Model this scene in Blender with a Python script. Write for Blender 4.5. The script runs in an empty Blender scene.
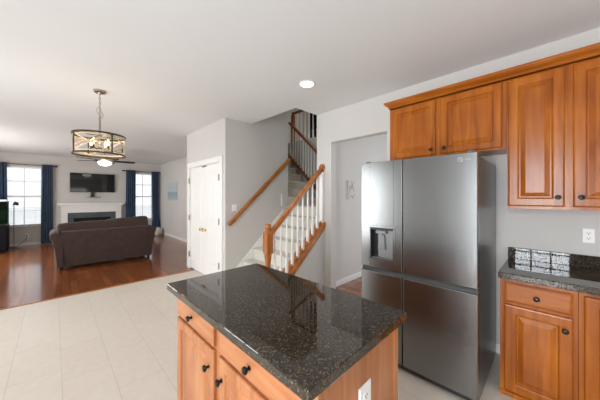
import bpy, bmesh, math, random
from mathutils import Vector, Matrix
random.seed(7)
S = bpy.context.scene
COL = S.collection
PI = math.pi

# ---------------------------------------------------------------- camera, world, lights, exposure
cam = bpy.data.objects.new('camera', bpy.data.cameras.new('camera'))
COL.objects.link(cam)
cam.data.sensor_width = 36.0
cam.data.lens = 36.0 * 248.0 / 600.0
cam.data.shift_y = -0.005
cam.data.clip_start = 0.05
cam.location = (0, 0, 1.47)
cam.rotation_euler = (PI / 2, 0, -math.atan2(246, 248))
S.camera = cam

world = bpy.data.worlds.new('sky')
S.world = world
world.use_nodes = True
wb = world.node_tree.nodes['Background']
wb.inputs['Color'].default_value = (0.90, 0.95, 1.0, 1)
wb.inputs['Strength'].default_value = 1.45

S.view_settings.view_transform = 'Standard'
S.view_settings.look = 'None'
S.view_settings.gamma = 1.0
S.view_settings.use_curve_mapping = False
S.view_settings.exposure = 0.0
S.cycles.use_denoising = True
S.cycles.sample_clamp_indirect = 6.0
S.cycles.max_bounces = 10
S.cycles.diffuse_bounces = 6


def area_light(name, loc, rot, sx, sy, power, color=(1, 1, 1)):
    d = bpy.data.lights.new(name, 'AREA')
    d.shape = 'RECTANGLE'
    d.size, d.size_y, d.energy, d.color = sx, sy, power, color
    o = bpy.data.objects.new(name, d)
    COL.objects.link(o)
    o.location, o.rotation_euler = loc, rot
    return o


# daylight entering through the windows (each lamp fills its opening, just outside the glass), then two added fills
area_light('daylight_patio_door', (-2.42, 0.155, 1.2), (0, -PI / 2, 0), 2.3, 0.95, 215, (.90, .95, 1))
area_light('daylight_dining_window', (-2.42, 4.05, 1.3), (0, -PI / 2, 0), 1.9, 1.4, 100, (.93, .97, 1))
area_light('daylight_sink_window', (0.7, -2.62, 1.5), (PI / 2, 0, 0), 2.2, 1.3, 22, (.95, .98, 1))
area_light('daylight_living_side', (-2.42, 8.3, 1.35), (0, -PI / 2, 0), 1.8, 2.4, 150, (1, .975, .94))
area_light('hall_fill', (5.2, 1.2, 1.3), (0, PI / 2, 0), 2.0, 1.6, 7, (1, .98, .95))  # added lamp inside the hall
area_light('stairwell_fill', (5.1, 3.7, 5.3), (0, 0, 0), 0.8, 0.8, 26, (1, .96, .9))  # added lamp to brighten the stairwell, no fixture there


# ---------------------------------------------------------------- materials
def new_mat(name):
    m = bpy.data.materials.new(name)
    m.use_nodes = True
    nt = m.node_tree
    return m, nt, nt.nodes['Principled BSDF'], nt.links


def sset(b, **k):
    names = dict(color='Base Color', rough='Roughness', metal='Metallic', spec='Specular IOR Level',
                 coat='Coat Weight', coat_r='Coat Roughness', trans='Transmission Weight', sheen='Sheen Weight',
                 aniso='Anisotropic', emis='Emission Color', emis_s='Emission Strength', ior='IOR')
    for a, v in k.items():
        b.inputs[names[a]].default_value = (*v, 1) if a in ('color', 'emis') else v


def plain(name, color, rough=.5, metal=0, **k):
    m, nt, b, L = new_mat(name)
    sset(b, color=color, rough=rough, metal=metal, **k)
    return m


def noisy(name, c1, c2, scale=8, rough=.6, bump=0.0, bscale=200, stretch=(1, 1, 1), detail=4, **k):
    """base colour wandering between c1 and c2, optional bump"""
    m, nt, b, L = new_mat(name)
    sset(b, rough=rough, **k)
    tc = nt.nodes.new('ShaderNodeTexCoord')
    mp = nt.nodes.new('ShaderNodeMapping')
    mp.inputs['Scale'].default_value = stretch
    L.new(tc.outputs['Object'], mp.inputs['Vector'])
    n = nt.nodes.new('ShaderNodeTexNoise')
    n.inputs['Scale'].default_value = scale
    n.inputs['Detail'].default_value = detail
    L.new(mp.outputs['Vector'], n.inputs['Vector'])
    r = nt.nodes.new('ShaderNodeValToRGB')
    r.color_ramp.elements[0].position, r.color_ramp.elements[1].position = .3, .7
    r.color_ramp.elements[0].color, r.color_ramp.elements[1].color = (*c1, 1), (*c2, 1)
    L.new(n.outputs['Fac'], r.inputs['Fac'])
    L.new(r.outputs['Color'], b.inputs['Base Color'])
    if bump:
        n2 = nt.nodes.new('ShaderNodeTexNoise')
        n2.inputs['Scale'].default_value = bscale
        L.new(mp.outputs['Vector'], n2.inputs['Vector'])
        bp = nt.nodes.new('ShaderNodeBump')
        bp.inputs['Strength'].default_value = bump
        bp.inputs['Distance'].default_value = .002
        L.new(n2.outputs['Fac'], bp.inputs['Height'])
        L.new(bp.outputs['Normal'], b.inputs['Normal'])
    return m


def bricks(name, ca, cb, cm, w, h, mortar, offset, swap, rough, bump=.1, origin=(0, 0), var=None, **k):
    """running-bond pattern in world metres; swap: bricks run along Y"""
    m, nt, b, L = new_mat(name)
    sset(b, rough=rough, **k)
    tc = nt.nodes.new('ShaderNodeTexCoord')
    sp = nt.nodes.new('ShaderNodeSeparateXYZ')
    cb_ = nt.nodes.new('ShaderNodeCombineXYZ')
    L.new(tc.outputs['Object'], sp.inputs[0])
    ax = nt.nodes.new('ShaderNodeMath'); ax.operation = 'ADD'; ax.inputs[1].default_value = origin[0]
    ay = nt.nodes.new('ShaderNodeMath'); ay.operation = 'ADD'; ay.inputs[1].default_value = origin[1]
    L.new(sp.outputs['X'], ax.inputs[0]); L.new(sp.outputs['Y'], ay.inputs[0])
    L.new(ay.outputs[0] if swap else ax.outputs[0], cb_.inputs[0])
    L.new(ax.outputs[0] if swap else ay.outputs[0], cb_.inputs[1])
    br = nt.nodes.new('ShaderNodeTexBrick')
    br.offset = offset
    br.inputs['Scale'].default_value = 1
    br.inputs['Brick Width'].default_value = w
    br.inputs['Row Height'].default_value = h
    br.inputs['Mortar Size'].default_value = mortar
    br.inputs['Mortar Smooth'].default_value = .1
    br.inputs['Color1'].default_value = (*ca, 1)
    br.inputs['Color2'].default_value = (*cb, 1)
    br.inputs['Mortar'].default_value = (*cm, 1)
    L.new(cb_.outputs[0], br.inputs['Vector'])
    n = nt.nodes.new('ShaderNodeTexNoise')
    mp = nt.nodes.new('ShaderNodeMapping')
    mp.inputs['Scale'].default_value = var or (3, 3, 3)
    L.new(tc.outputs['Object'], mp.inputs[0]); L.new(mp.outputs[0], n.inputs['Vector'])
    n.inputs['Detail'].default_value = 5
    mx = nt.nodes.new('ShaderNodeMix'); mx.data_type = 'RGBA'; mx.blend_type = 'OVERLAY'
    mx.inputs[0].default_value = .13
    L.new(br.outputs['Color'], mx.inputs[6]); L.new(n.outputs['Fac'], mx.inputs[7])
    L.new(mx.outputs[2], b.inputs['Base Color'])
    bp = nt.nodes.new('ShaderNodeBump'); bp.invert = True
    bp.inputs['Strength'].default_value = bump; bp.inputs['Distance'].default_value = .002
    L.new(br.outputs['Fac'], bp.inputs['Height']); L.new(bp.outputs['Normal'], b.inputs['Normal'])
    return m


def wood(name, c1, c2, c3, axis='Z', rough=.24, coat=.0, coat_r=.10):
    m, nt, b, L = new_mat(name)
    sset(b, rough=rough, coat=coat, coat_r=coat_r, spec=.33)
    tc = nt.nodes.new('ShaderNodeTexCoord')
    mp = nt.nodes.new('ShaderNodeMapping')
    s = {'X': (1.3, 16, 16), 'Y': (16, 1.3, 16), 'Z': (16, 16, 1.3)}[axis]
    mp.inputs['Scale'].default_value = s
    L.new(tc.outputs['Object'], mp.inputs[0])
    n = nt.nodes.new('ShaderNodeTexNoise')
    n.inputs['Scale'].default_value = 1.0; n.inputs['Detail'].default_value = 6
    n.inputs['Roughness'].default_value = .6; n.inputs['Distortion'].default_value = .6
    L.new(mp.outputs[0], n.inputs['Vector'])
    r = nt.nodes.new('ShaderNodeValToRGB')
    e = r.color_ramp.elements
    e[0].position, e[1].position = .3, .72
    e[0].color, e[1].color = (*c1, 1), (*c3, 1)
    x = r.color_ramp.elements.new(.52); x.color = (*c2, 1)
    L.new(n.outputs['Fac'], r.inputs['Fac'])
    # broad board-to-board tone
    n2 = nt.nodes.new('ShaderNodeTexNoise'); n2.inputs['Scale'].default_value = 3.2; n2.inputs['Detail'].default_value = 1
    L.new(tc.outputs['Object'], n2.inputs['Vector'])
    mx = nt.nodes.new('ShaderNodeMix'); mx.data_type = 'RGBA'; mx.blend_type = 'SOFT_LIGHT'; mx.inputs[0].default_value = .5
    L.new(r.outputs['Color'], mx.inputs[6]); L.new(n2.outputs['Fac'], mx.inputs[7])
    L.new(mx.outputs[2], b.inputs['Base Color'])
    return m


def granite(name):
    m, nt, b, L = new_mat(name)
    sset(b, rough=.02, spec=.62)
    tc = nt.nodes.new('ShaderNodeTexCoord')
    v = nt.nodes.new('ShaderNodeTexVoronoi'); v.inputs['Scale'].default_value = 210
    L.new(tc.outputs['Object'], v.inputs['Vector'])
    n = nt.nodes.new('ShaderNodeTexNoise'); n.inputs['Scale'].default_value = 95; n.inputs['Detail'].default_value = 6
    n.inputs['Roughness'].default_value = .75
    L.new(tc.outputs['Object'], n.inputs['Vector'])
    r = nt.nodes.new('ShaderNodeValToRGB')
    e = r.color_ramp.elements
    e[0].position, e[1].position = .42, .74
    e[0].color, e[1].color = (.014, .011, .008, 1), (.17, .125, .078, 1)
    x = r.color_ramp.elements.new(.56); x.color = (.042, .031, .021, 1)
    L.new(n.outputs['Fac'], r.inputs['Fac'])
    r2 = nt.nodes.new('ShaderNodeValToRGB')
    r2.color_ramp.interpolation = 'CONSTANT'
    r2.color_ramp.elements[0].color = (0, 0, 0, 1)
    r2.color_ramp.elements[1].position = .90
    r2.color_ramp.elements[1].color = (1, 1, 1, 1)
    sp = nt.nodes.new('ShaderNodeSeparateColor')
    L.new(v.outputs['Color'], sp.inputs[0]); L.new(sp.outputs[0], r2.inputs['Fac'])
    mx = nt.nodes.new('ShaderNodeMix'); mx.data_type = 'RGBA'
    L.new(r2.outputs['Color'], mx.inputs[0]); L.new(r.outputs['Color'], mx.inputs[6])
    mx.inputs[7].default_value = (.14, .105, .068, 1)
    L.new(mx.outputs[2], b.inputs['Base Color'])
    return m


def brushed(name, color, rough, scale=(1, 40, .6)):
    m, nt, b, L = new_mat(name)
    sset(b, color=color, metal=1.0, rough=rough)
    tc = nt.nodes.new('ShaderNodeTexCoord')
    mp = nt.nodes.new('ShaderNodeMapping'); mp.inputs['Scale'].default_value = scale
    L.new(tc.outputs['Object'], mp.inputs[0])
    n = nt.nodes.new('ShaderNodeTexNoise'); n.inputs['Scale'].default_value = 6; n.inputs['Detail'].default_value = 3
    L.new(mp.outputs[0], n.inputs['Vector'])
    mr = nt.nodes.new('ShaderNodeMapRange')
    mr.inputs['To Min'].default_value = rough - .04; mr.inputs['To Max'].default_value = rough + .05
    L.new(n.outputs['Fac'], mr.inputs['Value']); L.new(mr.outputs[0], b.inputs['Roughness'])
    return m


def glass_pane(name, tint=(1, 1, 1), gloss=.07):
    m = bpy.data.materials.new(name); m.use_nodes = True
    nt = m.node_tree; nt.nodes.clear()
    o = nt.nodes.new('ShaderNodeOutputMaterial')
    t = nt.nodes.new('ShaderNodeBsdfTransparent'); t.inputs['Color'].default_value = (*tint, 1)
    g = nt.nodes.new('ShaderNodeBsdfGlossy'); g.inputs['Roughness'].default_value = .02
    x = nt.nodes.new('ShaderNodeMixShader'); x.inputs[0].default_value = gloss
    nt.links.new(t.outputs[0], x.inputs[1]); nt.links.new(g.outputs[0], x.inputs[2])
    nt.links.new(x.outputs[0], o.inputs[0])
    return m


def emit(name, color, s):
    m, nt, b, L = new_mat(name)
    sset(b, color=color, emis=color, emis_s=s, rough=.4)
    return m


M = {}
M['wall'] = noisy('wall_paint', (.575, .555, .53), (.595, .575, .55), 1.5, .85, bump=.05, bscale=350)
M['ceiling'] = noisy('ceiling_paint', (.74, .74, .735), (.76, .76, .755), 1.2, .9, bump=.05, bscale=300)
M['trim'] = plain('white_trim_paint', (.80, .79, .77), .38)
M['door'] = plain('white_door_paint', (.80, .785, .76), .42)
M['tile'] = bricks('beige_floor_tile', (.64, .575, .50), (.665, .60, .53), (.50, .46, .40), .612, .307, .0022, .34, True, .40, .06, (-.045, .12))
M['plank'] = bricks('red_brown_plank_floor', (.15, .043, .012), (.30, .095, .028), (.04, .012, .005), 1.1, .105, .003, .37, True, .17, .12, (.02, .3), (14, 1.5, 5), coat=.2, coat_r=.08)
M['cab'] = wood('honey_cherry_vertical', (.235, .056, .004), (.345, .092, .007), (.445, .140, .014), 'Z')
M['cab_h'] = wood('honey_cherry_horizontal', (.235, .056, .004), (.345, .092, .007), (.445, .140, .014), 'Y')
M['isl'] = wood('sheen_paled_cherry_vertical', (.33, .118, .043), (.42, .165, .066), (.51, .225, .10), 'Z')  # island cherry, its colour paled to carry the window sheen
M['isl_h'] = wood('sheen_paled_cherry_horizontal', (.33, .118, .043), (.42, .165, .066), (.51, .225, .10), 'Y')  # same sheen put into the colour, grain along Y
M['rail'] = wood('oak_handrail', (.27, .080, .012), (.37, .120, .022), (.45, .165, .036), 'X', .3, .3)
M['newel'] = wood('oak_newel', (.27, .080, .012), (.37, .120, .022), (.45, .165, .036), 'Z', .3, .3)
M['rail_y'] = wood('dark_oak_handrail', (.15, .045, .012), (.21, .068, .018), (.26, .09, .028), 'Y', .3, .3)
M['granite'] = granite('black_brown_granite')
M['steel'] = brushed('brushed_stainless', (.25, .255, .253), .24)
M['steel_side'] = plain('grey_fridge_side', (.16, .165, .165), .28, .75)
M['dark_gap'] = plain('dark_plastic', (.018, .018, .02), .35)
M['back_plate'] = plain('mid_grey_plastic', (.25, .25, .25), .3, .3)
M['pocket'] = plain('dark_grey_plastic', (.07, .07, .07), .4, .3)  # dark grey plastic of the pocket strip
M['grey_plastic'] = plain('grey_plastic', (.22, .22, .22), .35, .4)
M['black_metal'] = plain('black_bronze_metal', (.016, .014, .013), .32, .6)
M['iron'] = plain('dark_iron', (.03, .028, .028), .4, .5)
M['bronze'] = plain('aged_bronze', (.075, .055, .035), .4, .6)
M['driftwood'] = noisy('pale_driftwood', (.60, .48, .32), (.74, .62, .45), 25, .6, stretch=(1, 1, 1))
M['nickel'] = plain('champagne_nickel', (.40, .35, .28), .32, .9)
M['brass'] = plain('polished_brass', (.62, .44, .16), .25, .95)
M['hinge'] = plain('satin_nickel', (.27, .25, .21), .4, .8)
M['white_plastic'] = plain('white_plastic', (.82, .81, .79), .4)
M['slot'] = plain('dark_slot', (.05, .05, .05), .5)
M['carpet'] = noisy('cream_carpet', (.60, .575, .51), (.68, .655, .59), 60, .95, bump=.6, bscale=500)
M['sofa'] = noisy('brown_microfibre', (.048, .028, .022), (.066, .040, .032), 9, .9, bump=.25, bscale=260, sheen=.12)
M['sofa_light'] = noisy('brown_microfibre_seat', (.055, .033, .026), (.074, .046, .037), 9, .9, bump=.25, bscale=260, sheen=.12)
M['sofa_foot'] = plain('dark_wood_foot', (.02, .011, .008), .35)
M['navy'] = noisy('navy_curtain', (.012, .038, .088), (.024, .066, .138), 5, .75, bump=.1, bscale=400, sheen=.25)
M['slate'] = noisy('slate_tile', (.055, .07, .078), (.085, .105, .115), 5, .35)
M['soot'] = plain('firebox_black', (.008, .008, .009), .6)
M['screen'] = plain('tv_screen', (.006, .006, .007), .06)
M['black_gloss'] = plain('black_plastic', (.012, .012, .013), .3)
M['blade'] = noisy('dark_blade', (.018, .015, .013), (.03, .027, .024), 9, .5)
M['bulb'] = emit('warm_bulb', (1, .56, .18), 7)
M['bowl'] = emit('frosted_glass_bowl', (1, .96, .9), 3.5)
M['can'] = emit('downlight_lens', (1, .96, .88), 9)
M['glass'] = glass_pane('window_glass')
M['tank_glass'] = glass_pane('tank_glass', (.55, .66, .6), .02)
M['slat'] = plain('white_blind_slat', (.86, .86, .85), .5)
M['fish_light'] = emit('tank_light', (.6, .85, 1), 1.3)
M['plant'] = noisy('water_plant', (.008, .035, .012), (.025, .085, .022), 30, .6)
M['blackwood'] = plain('black_stand', (.005, .005, .007), .6, 0, spec=.12)
M['ceramic'] = noisy('grey_ceramic', (.50, .47, .43), (.64, .61, .57), 18, .5)
M['void'] = plain('unlit_room_black', (.02, .02, .022), .9)  # near black wall colour stands for the darkness of an unlit room
M['beyond'] = noisy('pale_siding', (.62, .65, .67), (.70, .73, .75), 2, .8)
M['roofing'] = plain('grey_shingles', (.34, .36, .38), .9)
M['lawn'] = noisy('overexposed_lawn', (.78, .78, .77), (.84, .84, .83), 2, .9)  # lawn whitened in its colour to look overexposed
M['logo'] = plain('pale_logo', (.42, .42, .41), .4, .2)


def canvas_mat():
    m, nt, b, L = new_mat('seascape_canvas')
    sset(b, rough=.7)
    tc = nt.nodes.new('ShaderNodeTexCoord'); sp = nt.nodes.new('ShaderNodeSeparateXYZ')
    L.new(tc.outputs['Generated'], sp.inputs[0])
    n = nt.nodes.new('ShaderNodeTexNoise'); n.inputs['Scale'].default_value = 6
    L.new(tc.outputs['Generated'], n.inputs['Vector'])
    a = nt.nodes.new('ShaderNodeMath'); a.operation = 'MULTIPLY_ADD'; a.inputs[1].default_value = .25
    L.new(n.outputs['Fac'], a.inputs[0]); L.new(sp.outputs['Z'], a.inputs[2])
    r = nt.nodes.new('ShaderNodeValToRGB'); e = r.color_ramp.elements
    e[0].position, e[0].color = .12, (.46, .50, .52, 1)
    e[1].position, e[1].color = 1.0, (.48, .54, .58, 1)
    for p, c in ((.35, (.30, .40, .46)), (.55, (.26, .36, .43)), (.64, (.50, .56, .59)), (.8, (.42, .50, .55))):
        x = e.new(p); x.color = (*c, 1)
    L.new(a.outputs[0], r.inputs['Fac']); L.new(r.outputs['Color'], b.inputs['Base Color'])
    return m


M['canvas'] = canvas_mat()


# ---------------------------------------------------------------- mesh helpers
class MB:
    """collects shapes in world metres, then links them as ONE mesh object"""

    def __init__(self):
        self.bm = bmesh.new()

    def _merge(self, b):
        me = bpy.data.meshes.new('tmp')
        b.to_mesh(me); b.free()
        self.bm.from_mesh(me)
        bpy.data.meshes.remove(me)

    def box(self, x0, x1, y0, y1, z0, z1, bev=0.0, seg=1):
        b = bmesh.new()
        bmesh.ops.create_cube(b, size=1)
        for v in b.verts:
            v.co = Vector(((x0 + x1) / 2 + v.co.x * (x1 - x0), (y0 + y1) / 2 + v.co.y * (y1 - y0), (z0 + z1) / 2 + v.co.z * (z1 - z0)))
        if bev:
            bmesh.ops.bevel(b, geom=b.edges[:], offset=bev, segments=seg, profile=.5, affect='EDGES')
        self._merge(b)
        return self

    def tube(self, pts, r, seg=10, cap=True, closed=False):
        pts = [Vector(p) for p in pts]
        n = len(pts)
        rs = r if isinstance(r, (list, tuple)) else [r] * n
        rings = []
        up = None
        for i, p in enumerate(pts):
            if closed:
                t = pts[(i + 1) % n] - pts[i - 1]
            else:
                t = pts[min(i + 1, n - 1)] - pts[max(i - 1, 0)]
            t.normalize()
            if up is None:
                up = Vector((0, 0, 1)) if abs(t.z) < .9 else Vector((1, 0, 0))
            a = t.cross(up); a.normalize()
            c = a.cross(t); c.normalize()
            up = c
            rings.append([self.bm.verts.new(p + (a * math.cos(2 * PI * k / seg) + c * math.sin(2 * PI * k / seg)) * rs[i]) for k in range(seg)])
        for i in range(n if closed else n - 1):
            A, B = rings[i], rings[(i + 1) % n]
            for k in range(seg):
                self.bm.faces.new((A[k], A[(k + 1) % seg], B[(k + 1) % seg], B[k]))
        if cap and not closed:
            self.bm.faces.new(list(reversed(rings[0]))); self.bm.faces.new(rings[-1])
        return self

    def lathe(self, prof, o, axis=(0, 0, 1), seg=24, cap=True):
        """prof: list of (radius, distance along axis) from origin o"""
        q = Vector((0, 0, 1)).rotation_difference(Vector(axis).normalized())
        rings = []
        for r, z in prof:
            rings.append([self.bm.verts.new(Vector(o) + q @ Vector((r * math.cos(2 * PI * k / seg), r * math.sin(2 * PI * k / seg), z))) for k in range(seg)])
        for A, B in zip(rings, rings[1:]):
            for k in range(seg):
                self.bm.faces.new((A[k], A[(k + 1) % seg], B[(k + 1) % seg], B[k]))
        if cap:
            self.bm.faces.new(list(reversed(rings[0]))); self.bm.faces.new(rings[-1])
        return self

    def prism(self, poly, f0, f1):
        """poly: 2-D points; f0, f1: functions mapping a 2-D point to the two end faces"""
        A = [self.bm.verts.new(f0(*p)) for p in poly]
        B = [self.bm.verts.new(f1(*p)) for p in poly]
        n = len(poly)
        for k in range(n):
            self.bm.faces.new((A[k], A[(k + 1) % n], B[(k + 1) % n], B[k]))
        self.bm.faces.new(list(reversed(A))); self.bm.faces.new(B)
        return self

    def prism_y(self, poly, y0, y1):
        return self.prism(poly, lambda a, b: (a, y0, b), lambda a, b: (a, y1, b))

    def prism_x(self, poly, x0, x1):
        return self.prism(poly, lambda a, b: (x0, a, b), lambda a, b: (x1, a, b))

    def loops(self, f, loops):
        """nested rectangles (u0, u1, v0, v1, w) joined by quads, capped both ends; f maps u, v, w to the world"""
        rs = []
        for (u0, u1, v0, v1, w) in loops:
            rs.append([self.bm.verts.new(f(*p)) for p in ((u0, v0, w), (u1, v0, w), (u1, v1, w), (u0, v1, w))])
        for A, B in zip(rs, rs[1:]):
            for k in range(4):
                self.bm.faces.new((A[k], A[(k + 1) % 4], B[(k + 1) % 4], B[k]))
        self.bm.faces.new(list(reversed(rs[0]))); self.bm.faces.new(rs[-1])
        return self

    def raised_panel(self, f, u0, u1, v0, v1, t=.02, fw=.06, slope=.035, depth=.013):
        def ins(d, w): return (u0 + d, u1 - d, v0 + d, v1 - d, w)
        return self.loops(f, [ins(0, 0), ins(0, t - .007), ins(.004, t - .002), ins(.011, t), ins(fw - .010, t), ins(fw - .003, t - .004), ins(fw + .002, t - depth),
                              ins(fw + .010, t - depth), ins(fw + .010 + slope, t - .0015)])

    def grid(self, f, nu, nv):
        V = [[self.bm.verts.new(f(i / nu, j / nv)) for j in range(nv + 1)] for i in range(nu + 1)]
        for i in range(nu):
            for j in range(nv):
                self.bm.faces.new((V[i][j], V[i + 1][j], V[i + 1][j + 1], V[i][j + 1]))
        return self

    def build(self, name, mat, parent=None, smooth=False, angle=35):
        root = parent
        while root is not None and root.parent is not None:
            root = root.parent
        if root is not None:
            off = Vector(root.location)
            for v in self.bm.verts:
                v.co -= off
        bmesh.ops.recalc_face_normals(self.bm, faces=self.bm.faces[:])
        me = bpy.data.meshes.new(name)
        self.bm.to_mesh(me); self.bm.free()
        me.materials.append(M[mat] if isinstance(mat, str) else mat)
        if smooth:
            for p in me.polygons:
                p.use_smooth = True
            try:
                me.set_sharp_from_angle(angle=math.radians(angle))
            except Exception:
                pass
        o = bpy.data.objects.new(name, me)
        COL.objects.link(o)
        if parent is not None:
            o.parent = parent
        return o


def thing(name, label, cat, loc, group=None):
    o = bpy.data.objects.new(name, None)
    o.empty_display_size = .1
    COL.objects.link(o)
    o.location = loc
    o['label'], o['category'] = label, cat
    if group:
        o['group'] = group
    return o


def tag(o, label, cat, group=None, kind=None):
    o['label'], o['category'] = label, cat
    if group:
        o['group'] = group
    if kind:
        o['kind'] = kind
    return o


def struct(name, mb, mat, parent=None, smooth=False, label=None):
    o = mb.build(name, mat, parent, smooth)
    if parent is None:
        o['kind'] = 'structure'
    if label:
        o['label'] = label
    return o


def sroot(name):
    o = bpy.data.objects.new(name, None)
    COL.objects.link(o)
    o['kind'] = 'structure'
    return o


def children(o):
    return [c for c in bpy.data.objects if c.parent == o]


def copy_tree(o, delta, label=None):
    def cp(x, par):
        c = x.copy(); COL.objects.link(c)
        if par is not None:
            c.parent = par
        for ch in children(x):
            cp(ch, c)
        return c
    r = cp(o, None)
    r.location = Vector(o.location) + Vector(delta)
    if label:
        r['label'] = label
    return r


# ================================================================ the setting
CZ = 2.775           # ceiling
XR = 2.98            # kitchen right wall
YF = 11.15           # fireplace wall
XL, YB = -2.2, -2.4  # unseen left and rear walls
YT = 5.05            # tile meets planks

struct('floor_tile', MB().box(XL, XR, YB, YT, -.1, 0), 'tile', label='beige rectangular floor tiles in running bond')
struct('floor_living', MB().box(XL, 3.05, YT, YF + .15, -.1, 0), 'plank', label='glossy red brown plank floor of the living room')
struct('floor_hall', MB().box(XR, 6.4, -.6, 6.2, -.1, 0), 'plank')
# threshold between the two floors
struct('trim_1', MB().box(XL, 2.0, YT - .025, YT + .025, 0, .008, .003), 'rail', label='wooden threshold strip between tile and planks')

# ceiling, with the stairwell opening X 2.51-4.5, Y 2.62-3.76
c = MB()
c.box(XL - .15, 2.51, YB - .15, YF + .15, CZ, CZ + .25)
c.box(2.51, 6.4, YB - .15, 2.62, CZ, CZ + .25)
c.box(2.51, 3.2, 3.88, YF + .15, CZ, CZ + .25)
struct('ceiling', c, 'ceiling')

# kitchen right wall with the opening to the hall
w = MB()
w.box(XR, 3.10, YB, 1.45, 0, CZ)
w.box(XR, 3.10, 1.45, 2.337, 2.30, CZ)
w.box(XR, 3.10, 2.337, 2.62, 0, CZ)
struct('wall_right', w, 'wall')
# wall below the stairs and on past the column
w = MB()
w.prism_y([(1.98, 0), (2.98, 0), (2.98, .99), (1.98, .10)], 2.45, 2.62)
struct('wall_understair', w, 'wall')
struct('wall_hall', MB().box(3.10, 4.49, 2.47, 2.55, 0, CZ).box(4.49, 6.4, 2.47, 2.61, 0, CZ), 'wall')
# stair wall, on up beside the stairwell
w = MB()
w.box(2.12, 2.51, 3.76, 3.88, 0, CZ)
w.box(2.51, 3.385, 3.76, 3.88, 0, 5.5)
w.box(3.265, 3.385, 3.88, 6.2, 0, 5.5)
struct('wall_stair', w, 'wall')
# shaft above the kitchen ceiling
w = MB()
w.box(2.41, 2.51, 2.5, 3.88, CZ + .25, 5.5)
w.box(2.41, 6.4, 2.45, 2.62, CZ + .25, 5.5)
struct('wall_shaft', w, 'wall')
struct('ceiling_upper', MB().box(2.4, 6.5, 2.4, 6.4, 5.5, 5.6), 'ceiling')
# upper hall
struct('floor_upper', MB().box(4.6, 6.4, 2.62, 6.2, 2.72, 2.92), 'carpet')
struct('wall_fascia', MB().box(4.5, 4.6, 2.62, 6.2, 0, 2.925), 'wall')
w = MB()
w.box(6.3, 6.4, 2.62, 5.28, 2.92, 5.5)
w.box(6.3, 6.4, 5.95, 6.2, 2.92, 5.5)
w.box(6.3, 6.4, 5.28, 5.95, 4.98, 5.5)
w.box(3.385, 6.4, 6.2, 6.3, 0, 5.5)
struct('wall_upper', w, 'wall')
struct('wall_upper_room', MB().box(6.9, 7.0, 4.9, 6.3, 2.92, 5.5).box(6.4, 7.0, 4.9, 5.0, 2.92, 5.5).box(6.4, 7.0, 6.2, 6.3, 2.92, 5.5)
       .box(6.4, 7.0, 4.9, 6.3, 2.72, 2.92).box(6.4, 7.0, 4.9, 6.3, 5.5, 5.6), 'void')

# closet block, door wall with its opening
w = MB()
w.box(2.0, 2.12, 3.76, 3.935, 0, CZ)
w.box(2.0, 2.12, 5.255, 5.42, 0, CZ)
w.box(2.0, 2.12, 3.935, 5.255, 2.075, CZ)
w.box(2.12, 3.05, 5.30, 5.42, 0, CZ)
struct('wall_closet', w, 'wall')
# living room
struct('wall_living_right', MB().box(3.05, 3.2, 3.88, YF + .15, 0, CZ), 'wall')


def wall_with_holes_x(mb, y0, y1, x0, x1, z1, holes):
    """wall along X from x0 to x1 (thickness y0..y1) with rectangular holes (xa, xb, za, zb)"""
    x = x0
    for xa, xb, za, zb in holes:
        mb.box(x, xa, y0, y1, 0, z1)
        if za > 0:
            mb.box(xa, xb, y0, y1, 0, za)
        mb.box(xa, xb, y0, y1, zb, z1)
        x = xb
    mb.box(x, x1, y0, y1, 0, z1)


def wall_with_holes_y(mb, x0, x1, y0, y1, z1, holes):
    y = y0
    for ya, yb, za, zb in holes:
        mb.box(x0, x1, y, ya, 0, z1)
        if za > 0:
            mb.box(x0, x1, ya, yb, 0, za)
        mb.box(x0, x1, ya, yb, zb, z1)
        y = yb
    mb.box(x0, x1, y, y1, 0, z1)


W1 = (-1.03, -.25, .60, 2.39)
W2 = (2.12, 2.80, .60, 2.39)
w = MB(); wall_with_holes_x(w, YF, YF + .15, XL, 3.2, CZ, [W1, W2])
struct('wall_back', w, 'wall')
LH = [(-.35, .66, .04, 2.36), (3.35, 4.75, .35, 2.25), (7.1, 9.5, .45, 2.25)]
w = MB(); wall_with_holes_y(w, XL - .15, XL, YB, YF + .15, CZ, LH)
struct('wall_left', w, 'wall')
BH = [(-.4, 1.8, .95, 2.15)]
w = MB(); wall_with_holes_x(w, YB - .15, YB, XL, 3.1, CZ, BH)
struct('wall_rear', w, 'wall')


def window_x(n, hole, y, facing, cols, rows, sill=True):
    """window in a wall along X; y: room face; facing -1: room on the -Y side"""
    xa, xb, za, zb = hole
    r = sroot('window_%d' % n)
    d = -facing
    f = MB()
    ya, yb = sorted((y + d * .05, y + d * .10))
    t = .045
    for a in ((xa, xa + t, za, zb), (xb - t, xb, za, zb), (xa + t, xb - t, za, za + t), (xa + t, xb - t, zb - t, zb),
              (xa + t, xb - t, (za + zb) / 2 - .022, (za + zb) / 2 + .022)):
        f.box(a[0], a[1], ya, yb, a[2], a[3])
    for k in range(1, cols):
        x = xa + (xb - xa) * k / cols
        f.box(x - .009, x + .009, ya + .015, yb - .015, za + t, zb - t)
    for k in range(1, rows):
        z = za + (zb - za) * k / rows
        f.box(xa + t, xb - t, ya + .015, yb - .015, z - .009, z + .009)
    fo = f.build('window_frame', 'trim', r)
    MB().box(xa + t, xb - t, (ya + yb) / 2 - .002, (ya + yb) / 2 + .002, za + t, zb - t).build('window_pane', 'glass', r)
    if sill:
        s0, s1 = sorted((y - d * .05, y + d * .05))
        MB().box(xa - .05, xb + .05, s0, s1, za - .03, za + .0, .004).build('window_sill', 'trim', r)
    return r


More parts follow.
